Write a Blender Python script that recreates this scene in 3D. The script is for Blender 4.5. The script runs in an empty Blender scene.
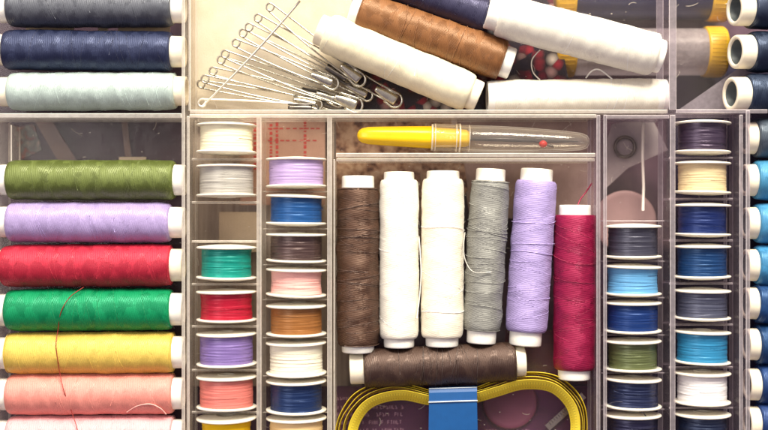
import bpy, math, random
from mathutils import Vector, Matrix, Quaternion, noise

# ------------------------------------------------------------------ units
S = 0.00033            # one "unit" used below = 0.33 mm
D = 1100.0             # camera height in units above the spool plane
sc = bpy.context.scene
COL = sc.collection
PI = math.pi

def P(px, py, z=0.0):
    """point that stands at height z, measured from the photograph's layout"""
    k = (D - z) / D
    return Vector(((px - 384) * k * S, (215 - py) * k * S, z * S))

def lin(h):
    h = h.lstrip('#')
    out = []
    for i in (0, 2, 4):
        c = int(h[i:i + 2], 16) / 255
        out.append(c / 12.92 if c <= 0.04045 else ((c + 0.055) / 1.055) ** 2.4)
    return (*out, 1.0)

# ------------------------------------------------------------------ objects
def link(o, parent=None):
    COL.objects.link(o)
    if parent is not None:
        o.parent = parent
    return o

def empty(name, loc, label, cat, group=None):
    o = bpy.data.objects.new(name, None)
    o.empty_display_size = 0.002
    o.location = loc
    tag(o, label, cat, group)
    return link(o)

def tag(o, label=None, cat=None, group=None, kind=None):
    if label: o['label'] = label
    if cat: o['category'] = cat
    if group: o['group'] = group
    if kind: o['kind'] = kind
    return o

class MB:
    def __init__(s):
        s.v, s.f, s.uv, s.sm, s.mi = [], [], [], [], []
        s.cur = 0
    def add(s, verts, faces, uvs=None, smooth=True):
        b = len(s.v)
        s.v += [tuple(v) for v in verts]
        for i, f in enumerate(faces):
            s.f.append([b + k for k in f])
            s.uv.append(uvs[i] if uvs else [(0.03 * k, 0.0) for k in range(len(f))])
            s.sm.append(smooth)
            s.mi.append(s.cur)
    def build(s, name, mat, parent=None, loc=None, mtx=None):
        me = bpy.data.meshes.new(name)
        me.from_pydata([(x * S, y * S, z * S) for x, y, z in s.v], [], s.f)
        ul = me.uv_layers.new(name='UVMap')
        k = 0
        for u in s.uv:
            for q in u:
                ul.data[k].uv = q
                k += 1
        me.polygons.foreach_set('use_smooth', s.sm)
        for q in (mat if isinstance(mat, list) else [mat]): me.materials.append(q)
        me.polygons.foreach_set('material_index', s.mi)
        me.update()
        o = bpy.data.objects.new(name, me)
        link(o, parent)
        if loc is not None: o.location = loc
        if mtx is not None: o.matrix_basis = mtx
        return o

def revolve(mb, prof, nv=40, closed=False, rfun=None, cx=0.0, smooth=True, axis='X'):
    """surface of revolution about X; prof = [(x, r)]"""
    n = len(prof)
    vs = []
    for i, (x, r) in enumerate(prof):
        for j in range(nv):
            t = 2 * PI * j / nv
            rr = r if rfun is None else rfun(x, r, t)
            vs.append((cx + x, rr * math.cos(t), rr * math.sin(t)))
    fs, us = [], []
    rng = n if closed else n - 1
    for i in range(rng):
        i2 = (i + 1) % n
        for j in range(nv):
            j2 = (j + 1) % nv
            fs.append([i * nv + j, i2 * nv + j, i2 * nv + j2, i * nv + j2])
            u0, u1 = prof[i][0] * .1, prof[i2][0] * .1
            us.append([(u0, j / nv), (u1, j / nv), (u1, (j + 1) / nv), (u0, (j + 1) / nv)])
    mb.add(vs, fs, us, smooth)

def tube(mb, pts, r, sides=6, closed=False, uvx=0.0, taper=False):
    pts = [Vector(p) for p in pts]
    n = len(pts)
    if n < 2: return
    tans = []
    for i in range(n):
        if closed:
            t = pts[(i + 1) % n] - pts[i - 1]
        else:
            t = pts[min(i + 1, n - 1)] - pts[max(i - 1, 0)]
        tans.append(t.normalized() if t.length > 1e-9 else Vector((1, 0, 0)))
    a = Vector((0, 0, 1)) if abs(tans[0].z) < .9 else Vector((0, 1, 0))
    nrm = tans[0].cross(a).normalized()
    vs = []
    for i in range(n):
        nrm = (nrm - tans[i] * nrm.dot(tans[i]))
        nrm = nrm.normalized() if nrm.length > 1e-6 else tans[i].orthogonal().normalized()
        b = tans[i].cross(nrm)
        rr = r
        if taper: rr = r * (1 - .75 * i / (n - 1))
        for j in range(sides):
            t = 2 * PI * j / sides
            vs.append(pts[i] + (nrm * math.cos(t) + b * math.sin(t)) * rr)
    fs = []
    for i in range(n if closed else n - 1):
        i2 = (i + 1) % n
        for j in range(sides):
            j2 = (j + 1) % sides
            fs.append([i * sides + j, i2 * sides + j, i2 * sides + j2, i * sides + j2])
    if not closed:
        fs.append(list(range(sides))[::-1])
        fs.append([(n - 1) * sides + j for j in range(sides)])
    us = [[(uvx + .05 * k, .02 * i) for k in range(len(f))] for i, f in enumerate(fs)]
    mb.add(vs, fs, us)

def boxm(mb, x0, x1, y0, y1, z0, z1, b=0.6):
    """box with chamfered top and bottom edges"""
    vs, fs = [], []
    b = min(b, (x1 - x0) * .45, (y1 - y0) * .45, (z1 - z0) * .45)
    for z, i in ((z0, b), (z0 + b, 0), (z1 - b, 0), (z1, b)):
        vs += [(x0 + i, y0 + i, z), (x1 - i, y0 + i, z), (x1 - i, y1 - i, z), (x0 + i, y1 - i, z)]
    fs.append([3, 2, 1, 0])
    for l in range(3):
        for k in range(4):
            k2 = (k + 1) % 4
            fs.append([l * 4 + k, l * 4 + k2, (l + 1) * 4 + k2, (l + 1) * 4 + k])
    fs.append([12, 13, 14, 15])
    mb.add(vs, fs, [[(vs[i][0], vs[i][1]) for i in f] for f in fs], smooth=False)

def prism(mb, poly, z0, z1, smooth=False):
    """poly: list of (x, y) counter-clockwise"""
    n = len(poly)
    vs = [(x, y, z0) for x, y in poly] + [(x, y, z1) for x, y in poly]
    fs = [list(range(n))[::-1], [n + i for i in range(n)]]
    for i in range(n):
        j = (i + 1) % n
        fs.append([i, j, n + j, n + i])
    mb.add(vs, fs, [[(vs[i][0], vs[i][1]) for i in f] for f in fs], smooth)

def smoothpath(pts, sub=8, closed=False):
    pts = [Vector(p) for p in pts]
    out = []
    n = len(pts)
    for i in range(n if closed else n - 1):
        p0 = pts[(i - 1) % n] if closed or i > 0 else pts[0]
        p1 = pts[i]
        p2 = pts[(i + 1) % n]
        p3 = pts[(i + 2) % n] if closed or i + 2 < n else pts[n - 1]
        for k in range(sub):
            t = k / sub
            out.append(.5 * ((2 * p1) + (p2 - p0) * t + (2 * p0 - 5 * p1 + 4 * p2 - p3) * t * t + (3 * p1 - p0 - 3 * p2 + p3) * t ** 3))
    if not closed: out.append(pts[-1])
    return out

# ------------------------------------------------------------------ materials
class NT:
    def __init__(s, name):
        s.m = bpy.data.materials.new(name)
        s.m.use_nodes = True
        s.t = s.m.node_tree
        s.t.nodes.clear()
        s.out = s.n('ShaderNodeOutputMaterial')
    def n(s, typ, **kw):
        nd = s.t.nodes.new(typ)
        for k, v in kw.items(): setattr(nd, k, v)
        return nd
    def l(s, a, b): s.t.links.new(a, b)
    def math(s, op, a, b=None, c=None, clamp=False):
        nd = s.n('ShaderNodeMath', operation=op)
        nd.use_clamp = clamp
        for i, q in enumerate((a, b, c)):
            if q is None: continue
            if isinstance(q, (int, float)): nd.inputs[i].default_value = q
            else: s.l(q, nd.inputs[i])
        return nd.outputs[0]
    def mix(s, f, a, b, blend='MIX'):
        nd = s.n('ShaderNodeMix', data_type='RGBA', blend_type=blend)
        for i, q in ((0, f), (6, a), (7, b)):
            if isinstance(q, (int, float, tuple)): nd.inputs[i].default_value = q
            else: s.l(q, nd.inputs[i])
        return nd.outputs[2]
    def ramp(s, f, stops, interp='LINEAR'):
        nd = s.n('ShaderNodeValToRGB')
        nd.color_ramp.interpolation = interp
        e = nd.color_ramp.elements
        while len(e) < len(stops): e.new(.5)
        for i, (p, c) in enumerate(stops):
            e[i].position = p
            e[i].color = c if isinstance(c, tuple) else (c, c, c, 1)
        s.l(f, nd.inputs[0])
        return nd.outputs[0]
    def obj(s, scale=1.0, sx=1, sy=1, sz=1):
        tc = s.n('ShaderNodeTexCoord')
        mp = s.n('ShaderNodeMapping')
        k = scale / S
        mp.inputs['Scale'].default_value = (k * sx, k * sy, k * sz)
        s.l(tc.outputs['Object'], mp.inputs[0])
        return mp.outputs[0]
    def noise(s, vec, scale=1.0, detail=3, rough=.55):
        nd = s.n('ShaderNodeTexNoise')
        nd.inputs['Scale'].default_value = scale
        nd.inputs['Detail'].default_value = detail
        nd.inputs['Roughness'].default_value = rough
        s.l(vec, nd.inputs['Vector'])
        return nd.outputs[0]
    def bump(s, h, dist, strength=1.0):
        nd = s.n('ShaderNodeBump')
        nd.inputs['Distance'].default_value = dist * S
        nd.inputs['Strength'].default_value = strength
        s.l(h, nd.inputs['Height'])
        return nd.outputs[0]
    def bsdf(s, color, rough=.5, metal=0, spec=.5, normal=None, sheen=0, sub=0, coat=0):
        b = s.n('ShaderNodeBsdfPrincipled')
        if isinstance(color, tuple): b.inputs['Base Color'].default_value = color
        else: s.l(color, b.inputs['Base Color'])
        if isinstance(rough, (int, float)): b.inputs['Roughness'].default_value = rough
        else: s.l(rough, b.inputs['Roughness'])
        b.inputs['Metallic'].default_value = metal
        b.inputs['Specular IOR Level'].default_value = spec
        b.inputs['Sheen Weight'].default_value = sheen
        b.inputs['Coat Weight'].default_value = coat
        if sub:
            b.inputs['Subsurface Weight'].default_value = sub
            b.inputs['Subsurface Radius'].default_value = (1, .85, .7)
            b.inputs['Subsurface Scale'].default_value = 3 * S
        if normal is not None: s.l(normal, b.inputs['Normal'])
        return b
    def done(s, sh):
        s.l(sh.outputs[0] if hasattr(sh, 'outputs') else sh, s.out.inputs[0])
        return s.m

def mulc(c, k): return (min(c[0] * k, 1), min(c[1] * k, 1), min(c[2] * k, 1), 1)

_tm = {}
def thread_mat(hexc, kind='spool', contrast=1.0):
    key = (hexc, kind, contrast)
    if key in _tm: return _tm[key]
    c = lin(hexc)
    m = NT('thread_' + kind)
    uv = m.n('ShaderNodeUVMap', uv_map='UVMap')
    sp = m.n('ShaderNodeSeparateXYZ')
    m.l(uv.outputs[0], sp.inputs[0])
    ax = m.math('MULTIPLY', sp.outputs[0], 10.0)
    v = sp.outputs[1]
    oc = m.obj()
    nz = m.noise(oc, .09, 3)
    nf = m.noise(oc, .9, 2)
    def sine(per, k, jit=0.0):
        a = m.math('MULTIPLY', ax, 2 * PI / per)
        b = m.math('MULTIPLY_ADD', v, 2 * PI * k, a)
        if jit: b = m.math('MULTIPLY_ADD', nz, jit, b)
        return m.math('SINE', b)
    if kind == 'spool':
        A = sine(1.25, 14, 2.0)
        B = sine(1.25, -14, 2.0)
        M1 = sine(34, 2, 5.0)
        M2 = sine(34, -2, 4.0)
        M = m.math('MULTIPLY', M1, M2)
        M = m.math('MULTIPLY_ADD', m.math('SUBTRACT', nz, .5), 3.0, M)
        M = m.math('MULTIPLY_ADD', M, 2.2, .5, clamp=True)
        mixn = m.n('ShaderNodeMix', data_type='FLOAT')
        m.l(M, mixn.inputs[0]); m.l(A, mixn.inputs[2]); m.l(B, mixn.inputs[3])
        H = mixn.outputs[0]
        fac = m.math('MULTIPLY_ADD', H, .13, .5)
        fac = m.math('MULTIPLY_ADD', m.math('SUBTRACT', M, .5), (.36 if .3 * c[0] + .6 * c[1] + .1 * c[2] < .2 else .17) * contrast, fac)  # cross-wound patches lightened and darkened: satin sheen painted into the colour
        fac = m.math('MULTIPLY_ADD', m.math('SUBTRACT', nf, .5), .6, fac, clamp=True)
        dist = .16 if c[1] < .6 else .09
        rgh = m.math('MULTIPLY_ADD', M, .16, .40)
    else:
        H = sine(1.3, 1, 2.0)
        cmb = m.n('ShaderNodeCombineXYZ')
        m.l(m.math('MULTIPLY', ax, 1.9), cmb.inputs[0])
        m.l(m.math('MULTIPLY', v, 5.0), cmb.inputs[1])
        n2 = m.noise(cmb.outputs[0], 1.0, 3, .7)
        fac = m.math('MULTIPLY_ADD', H, .14, .5)
        fac = m.math('MULTIPLY_ADD', m.math('SUBTRACT', n2, .5), 0.75 * contrast, fac, clamp=True)
        H = m.math('MULTIPLY_ADD', n2, 2.0, H)
        dist = .07
        rgh = .33
    lo, hi = mulc(c, .60), mulc(c, 1.3)
    lum = .3 * c[0] + .6 * c[1] + .1 * c[2]
    if lum > .55: lo, hi = mulc(c, .86), mulc(c, 1.07)
    elif lum > .28: lo = mulc(c, .68)
    colr = m.mix(fac, lo, hi)
    nrm = m.bump(H, dist, .55)
    b = m.bsdf(colr, rgh, 0, .4 if lum > .5 else 1.0, nrm, sheen=.25 if lum > .12 else .07)
    b.inputs['Sheen Roughness'].default_value = .4
    mxc = max(c[:3])
    b.inputs['Specular Tint'].default_value = tuple(.25 + .75 * (q / mxc) ** .6 for q in c[:3]) + (1,)
    b.inputs['Sheen Tint'].default_value = mulc(c, 1.5)
    _tm[key] = m.done(b)
    return _tm[key]

def plastic(name, hexc, rough=.35, sub=.15, nscale=.08, var=.1):
    m = NT(name)
    c = lin(hexc)
    nz = m.noise(m.obj(), nscale, 4)
    col = m.mix(nz, mulc(c, 1 - var), mulc(c, 1 + var))
    n2 = m.noise(m.obj(), .7, 2)
    return m.done(m.bsdf(col, rough, 0, .45, m.bump(n2, .12, .5), sub=sub))

M_CAP = plastic('ivory_plastic', '#efe6cf', .38, .2)
M_CAPW = plastic('white_plastic', '#f2efe6', .35, .2)
M_BORE_SHADE = plastic('bore_shade_grey', '#4c5354', .5, 0)
M_FLANGE = plastic('bobbin_plastic', '#e9e3d4', .3, .15)

def metal(name, hexc, rough=.22):
    m = NT(name)
    nz = m.noise(m.obj(), .25, 3)
    r = m.math('MULTIPLY_ADD', nz, .2, rough - .08)
    return m.done(m.bsdf(m.mix(nz, mulc(lin(hexc), .8), lin(hexc)), r, 1.0, .5))
M_STEEL = metal('nickel_steel', '#c9c4b4', .24)
M_BRIGHT = metal('satin_steel', '#f4efe2', .42)
M_STEELD = metal('dark_steel', '#6f6a64', .3)

def clear(name, tint='#ffffff', body='#cfc6be', opac=.25, edge=.6, rough=.08, edgebody='#e9e2d6', gmax=.22, base=.045, rim=0.0):
    """clear polystyrene: see-through, mirror-like at grazing angles, piped light painted as paler, denser moulded top edges, scratched"""
    m = NT(name)
    tr = m.n('ShaderNodeBsdfTransparent')
    tr.inputs[0].default_value = lin(tint)
    geo = m.n('ShaderNodeNewGeometry')
    sp = m.n('ShaderNodeSeparateXYZ')
    m.l(geo.outputs['True Normal'], sp.inputs[0])
    up = m.math('MULTIPLY', m.math('GREATER_THAN', sp.outputs[2], .3), m.math('MULTIPLY_ADD', m.math('GREATER_THAN', sp.outputs[2], .95), -.62, 1.0))
    nz = m.noise(m.obj(), .06, 4, .6)
    nz2 = m.math('ADD', m.noise(m.obj(1, 1, 1, 1), .5, 3), m.math('MULTIPLY', m.noise(m.obj(), .07, 2), 3.0))
    f = m.math('MULTIPLY_ADD', up, edge - opac, opac)
    nzs = m.noise(m.obj(), .22, 2)
    f = m.math('MULTIPLY', f, m.math('MULTIPLY_ADD', m.math('ADD', nz, nzs), .6, .4), clamp=True)
    if rim:
        lw0 = m.n('ShaderNodeLayerWeight'); lw0.inputs[0].default_value = .5
        f = m.math('MULTIPLY_ADD', m.math('POWER', lw0.outputs['Facing'], 2.5), rim, f, clamp=True)  # brightness at grazing outlines painted in as extra pale opacity
    col = m.mix(up, lin(body), lin(edgebody))  # light-piped brightness of the edges is put into colour and opacity
    bn = m.bump(nz2, .35, .4)
    pr = m.bsdf(col, .3, 0, .5, bn)
    tl = m.n('ShaderNodeBsdfTranslucent'); m.l(col, tl.inputs[0])
    ms = m.n('ShaderNodeMixShader'); ms.inputs[0].default_value = .45
    m.l(pr.outputs[0], ms.inputs[1]); m.l(tl.outputs[0], ms.inputs[2])
    mx = m.n('ShaderNodeMixShader')
    m.l(f, mx.inputs[0]); m.l(tr.outputs[0], mx.inputs[1]); m.l(ms.outputs[0], mx.inputs[2])
    lw = m.n('ShaderNodeLayerWeight'); lw.inputs[0].default_value = .5
    m.l(bn, lw.inputs['Normal'])
    fz = m.math('MULTIPLY_ADD', m.math('POWER', lw.outputs['Facing'], 4.0), gmax, base)
    fz = m.math('MULTIPLY', fz, m.math('SUBTRACT', 1.0, geo.outputs['Backfacing']))
    gl = m.n('ShaderNodeBsdfGlossy'); gl.inputs['Roughness'].default_value = rough
    m.l(bn, gl.inputs['Normal'])
    mx2 = m.n('ShaderNodeMixShader')
    m.l(fz, mx2.inputs[0])
    m.l(mx.outputs[0], mx2.inputs[1]); m.l(gl.outputs[0], mx2.inputs[2])
    return m.done(mx2)

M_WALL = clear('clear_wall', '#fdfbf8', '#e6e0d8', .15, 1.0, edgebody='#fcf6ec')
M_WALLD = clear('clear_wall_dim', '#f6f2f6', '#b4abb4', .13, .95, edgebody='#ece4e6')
M_FLOOR = clear('clear_floor', '#fefcfb', '#b3a9a6', .03, .10, .12, '#b3a9a6', gmax=.2, base=.02)
M_CLEAR = clear('clear_cap', '#fefdfb', '#ffffff', .05, .05, .05, '#fbf4ea', gmax=.25, base=.07, rim=.5)
M_LIP = clear('clear_lip', '#fefdfb', '#fbf4ea', .5, .7, .05, '#fffaf0')

def mottled(name, stops, scale=.05, rough=.7, detail=5, bump=.5, sx=1, sy=1, kind='noise'):
    m = NT(name)
    vec = m.obj(1, sx, sy, 1)
    if kind == 'voronoi':
        vo = m.n('ShaderNodeTexVoronoi'); vo.inputs['Scale'].default_value = scale
        m.l(vec, vo.inputs['Vector'])
        sp = m.n('ShaderNodeSeparateColor'); m.l(vo.outputs['Color'], sp.inputs[0])
        f = sp.outputs[0]
        col = m.ramp(f, stops, 'CONSTANT')
        dk = m.math('MULTIPLY', vo.outputs['Distance'], 1.3, clamp=True)
        col = m.mix(dk, col, lin('#150f1c'))
    else:
        f = m.noise(vec, scale, detail)
        col = m.ramp(f, stops)
    fine = m.noise(m.obj(), .8, 3)
    col = m.mix(m.math('MULTIPLY', fine, .35), col, (.02, .015, .02, 1), 'MIX')
    return m.done(m.bsdf(col, rough, 0, .3, m.bump(fine, bump, .6)))

# ------------------------------------------------------------------ spools
def orient(p0, p1, roll=0.0):
    d = (p1 - p0)
    q = Vector((1, 0, 0)).rotation_difference(d.normalized())
    return q.to_matrix().to_4x4() @ Matrix.Rotation(roll, 4, 'X'), d.length / S

def spool(a, b, R, col, label, z=-6, l0=10, l1=10, cap=None, group='spools of sewing thread', seed=1,
          mess=0, cross=10, fuzz=110, z1=None, bulge=.35, contrast=1.0, capr=.77):
    """a, b: the two ends of the plastic core"""
    rnd = random.Random(seed)
    pa, pb = P(a[0], a[1], z), P(b[0], b[1], z if z1 is None else z1)
    mtx, L = orient(pa, pb, rnd.uniform(0, 6))
    root = empty('thread_spool', (pa + pb) / 2, label, 'thread spool', group)
    root.matrix_basis = Matrix.Translation((pa + pb) / 2) @ mtx
    capm = cap or M_CAP
    x0, x1 = -L / 2 + l0, L / 2 - l1
    tm = thread_mat(col, 'spool', contrast)
    # winding
    mb = MB()
    n = 110
    prof = []
    for i in range(n + 1):
        t = i / n
        e = min(t, 1 - t) * (x1 - x0)
        rr = R - 1.6 * math.exp(-e / 1.6) - .9 * math.exp(-e / 7.0)
        prof.append((x0 + (x1 - x0) * t, rr))
    off = Vector((rnd.uniform(0, 99), rnd.uniform(0, 99), 0))
    k1, k2 = rnd.uniform(24, 40), rnd.uniform(24, 40)
    def rf(x, r, t):
        h = noise.noise(Vector((x * .05, math.cos(t) * 1.1, math.sin(t) * 1.1)) + off)
        w = abs(math.sin(PI * x / k1 + t)) ** 6 + abs(math.sin(PI * x / k2 - t)) ** 6
        g = noise.noise(Vector((x * .35, math.cos(t) * 3, math.sin(t) * 3)) + off)
        return r + h * bulge * 1.7 + w * .28 * (1 + mess) + g * .22
    prof = [(x0, R * .6)] + prof + [(x1, R * .6)]
    revolve(mb, prof, 56, rfun=rf)
    # crossing strands lying on the winding
    mb.cur = 1
    def strand(xs, th0, turns, adv, rr, lift, wob):
        pts = []
        ns = max(6, int(abs(turns) * 26))
        for i in range(ns + 1):
            t = i / ns
            th = th0 + turns * 2 * PI * t
            x = xs + adv * t + wob * math.sin(th * 1.7 + th0) * .6
            x = max(x0 + 1, min(x1 - 1, x))
            e = min(x - x0, x1 - x)
            r = R - .9 * math.exp(-e / 7.0) + .05 + lift * math.sin(PI * t)
            r = rf(x, r, th % (2 * PI))
            pts.append((x, r * math.cos(th), r * math.sin(th)))
        tube(mb, pts, rr, 5, uvx=rnd.random())
    for i in range(cross):
        adv = rnd.choice((-1, 1)) * rnd.uniform(18, 42)
        strand(rnd.uniform(x0 + 4, x1 - 4), rnd.uniform(0, 6.28), rnd.uniform(.7, 1.6), adv * 1.2, rnd.uniform(.16, .25), 0.05, 0)
    for i in range(int(mess * 26)):
        cxx = rnd.gauss(0, .33) * (x1 - x0) * .5 * (1.4 if mess > .8 else 1)
        strand(cxx, rnd.uniform(0, 6.28), rnd.uniform(.35, 1.1), rnd.uniform(-14, 14), rnd.uniform(.2, .36), rnd.uniform(.1, 1.2), rnd.uniform(0, 3.5))
    cl = lin(col)
    hx = '#%02x%02x%02x' % tuple(int(255 * min(1, (q * 1.5 + .02)) ** (1 / 2.2)) for q in cl[:3])
    mb.build('thread_winding', [tm, thread_mat(hx, 'spool', .5)], root)  # second slot: thread colour lightened to offset the shadow along the strands
    # flyaway fibres
    fb = MB()
    for i in range(fuzz):
        x = rnd.uniform(x0 + 1, x1 - 1)
        th = rnd.uniform(0, 2 * PI)
        ln = rnd.uniform(2.0, 7)
        dx, dt, dr = rnd.uniform(-1, 1), rnd.uniform(-1, 1), rnd.uniform(.1, .45)
        cv = rnd.uniform(-1, 1)
        pts = []
        for k in range(5):
            t = k / 4
            rr = R + .2 + dr * ln * t * (1 - .35 * t)
            tt = th + (dt * ln * t + cv * ln * .4 * t * t) / R
            pts.append((x + dx * ln * t - cv * ln * .3 * t * t, rr * math.cos(tt), rr * math.sin(tt)))
        tube(fb, pts, .11, 3, taper=True)
    fb.build('loose_fibres', tm, root)
    # cores
    for s in (-1, 1):
        cb = MB()
        ro, ri = R * capr, R * capr * .74
        ext = l0 if s < 0 else l1
        pr = [(-40, 0.01), (-40, ri), (-1.2, ri), (-.3, ri + .5), (0, ri + 1.2), (0, ro - 1.2), (-.35, ro - .35), (-1.2, ro),
              (-ext * .5, ro + .15), (-ext + 1.5, ro + .2), (-ext - 1, ro + .5), (-ext - 6, ro + .5)]
        revolve(cb, [(x, r) for x, r in pr], 44, cx=0)
        o = cb.build('spool_end', capm, root)
        o.location = (s * L / 2 * S, 0, 0)
        if s < 0: o.rotation_euler = (0, 0, PI)
        if s < 0:
            bb_ = MB()
            revolve(bb_, [(-30, .01), (-30, ri - .5), (-2.5, ri - .5), (-2.0, ri + .1)], 36)
            bb_.build('bore_shade', M_BORE_SHADE, o)  # added grey insert: shade inside the hollow end put in as colour
    return root

GL = 'spools lying side by side in the left tray'
LS = [
    ((-1, 8), (185, 8), 19.5, '#43464e', 'dark grey thread spool at the top of the left tray, above the navy one', M_CAPW, 11, 12),
    ((-4, 50), (185, 52), 20, '#141a33', 'dark navy thread spool between the grey and the pale sea-grey spools', M_CAP, 10, 13),
    ((0, 92), (187, 91), 19, '#a9b9b4', 'pale sea-grey thread spool just above the clear cross wall of the left tray', M_CAP, 11, 11),
    ((0, 180), (186, 180), 19.8, '#4f5a27', 'olive lime green thread spool with an empty gap above it', M_CAPW, 10, 11),
    ((0, 222), (185, 222.5), 20, '#9d8cba', 'lavender spool lying between olive green and red spools', M_CAPW, 10, 14),
    ((-5, 266), (184, 265), 21, '#ac2438', 'bright red spool lying between lavender and emerald spools', M_CAP, 9, 12),
    ((-1, 310), (184, 309), 21, '#007848', 'emerald green thread spool below the red one', M_CAPW, 10, 12),
    ((-1, 353), (185, 352), 20.6, '#cdb052', 'yellow thread spool below the emerald one', M_CAPW, 10, 11),
    ((-1, 394), (184, 393), 20.5, '#dc8a7e', 'salmon pink thread spool with a small looped strand at its right end', M_CAPW, 11, 10),
    ((-1, 436), (184, 435), 20.5, '#e0a2a6', 'pale pink thread spool below the salmon one, cut by the photo edge', M_CAPW, 11, 10),
]
spools_left = []
for i, (a, b, R, c, lab, cp, l0, l1) in enumerate(LS):
    spools_left.append(spool(a, b, R, c, lab, -5, l0, l1, cp, GL, 10 + i, cross=9))

GM = 'spools standing side by side in the middle tray'
spool((358, 176), (358, 352), 21, '#3e281c', 'dark brown wrinkled spool, first in the upright row of the middle tray', -5, 12, 7, M_CAPW, GM, 31, mess=1.1, bulge=.9, contrast=1.3)
spool((399, 172), (399, 347), 19.6, '#ece6d8', 'bright white spool beside the dark brown one in the upright row', -5, 8, 9, M_CAPW, GM, 32, cross=3, fuzz=150)
spool((443, 171), (442, 346), 21.2, '#f1e8d4', 'creamy white spool beside the grey one in the upright row', -5, 8, 9, M_CAPW, GM, 33, cross=3, fuzz=150, mess=.1)
spool((491, 169), (481, 343), 19, '#7d7d78', 'grey upright spool with tangled strands round its middle', -5, 12, 13, M_CAPW, GM, 34, mess=.9, bulge=.7)
spool((537, 169), (525, 345), 20.8, '#a090c2', 'lavender upright spool leaning slightly beside the grey one', -5, 12, 14, M_CAPW, GM, 35, mess=.25)
spool((575, 205), (574, 379), 20.6, '#840f38', 'crimson upright spool set lower than its neighbours by the right divider', -5, 10, 10, M_CAPW, GM, 36, mess=.2)
spool((350, 369), (525, 361), 19.6, '#33231c', 'dark brown spool lying flat under the upright row', -6, 14, 10, M_CAP, 'spools of sewing thread', 37, mess=.6)

GT = 'spools thrown loosely in the top tray'
spool((318, 29), (479, 97), 20, '#efe6c6', 'cream spool lying diagonally beside the safety pins', 4, 9, 10, M_CAP, GT, 41, cross=3)
spool((351, 9), (512, 64), 20.5, '#744a28', 'golden brown spool lying diagonally, wrapped in loose strands', 0, 9, 10, M_CAPW, GT, 42, mess=.45, contrast=1.2)
spool((372, -24), (500, 22), 20, '#1b1a30', 'black-navy spool mostly hidden behind the golden brown one', -8, 9, 10, M_CAPW, GT, 43)
spool((487, 12), (662, 57), 21.3, '#e9e4d6', 'white spool lying diagonally over the needle tubes', 14, 12, 7, M_CAPW, GT, 44, cross=2)
spool((487, 98), (666, 96), 17.5, '#ece6d6', 'white spool lying level against the clear cross wall', -6, 4, 7, M_CAPW, GT, 45, cross=3, capr=.95)

GR = 'spools in the tray at the right edge'
RS = [
    (731, 9, '#0e1526', 'black-navy spool with open hollow end, at the top right corner', 12, -26),
    (732, 52, '#0d1526', 'black-navy spool with hollow end, second from the top right corner', 12, -26),
    (727, 94, '#0c1526', 'black-navy spool with hollow end, just above the clear rim on the right', 12, -26),
    (746, 138, '#39434f', 'slate grey spool at the right edge, below the black-navy ones', -2, -5),
    (746, 180, '#4286ae', 'light sky blue spool at the right edge, below the slate grey one', -2, -5),
    (747, 223, '#4286b2', 'light blue spool with rounded pale end, below the sky blue one', -2, -5),
    (747, 265, '#387ba8', 'mid blue spool at the right edge, above the deep blue ones', -2, -5),
    (747, 303, '#163a6a', 'deep blue spool at the right edge, below the mid blue one', -2, -5),
    (748, 344, '#14345e', 'petrol blue spool beside the sky blue bobbin at the right edge', -2, -5),
    (749, 384, '#163264', 'royal navy spool beside the white bobbin at the right edge', -2, -5),
    (749, 422, '#1c3468', 'navy spool at the bottom right corner', -2, -5),
]
for i, (x, y, c, lab, za, zb) in enumerate(RS):
    top = y < 110
    spool((x + (3 if top else -2.5), y), (x + 178, y + 1), 20.2, c, lab, za, 15 if top else 10.5, 12, M_CAP, GR, 60 + i, z1=zb, cross=6, capr=.82 if top else .78)

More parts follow.
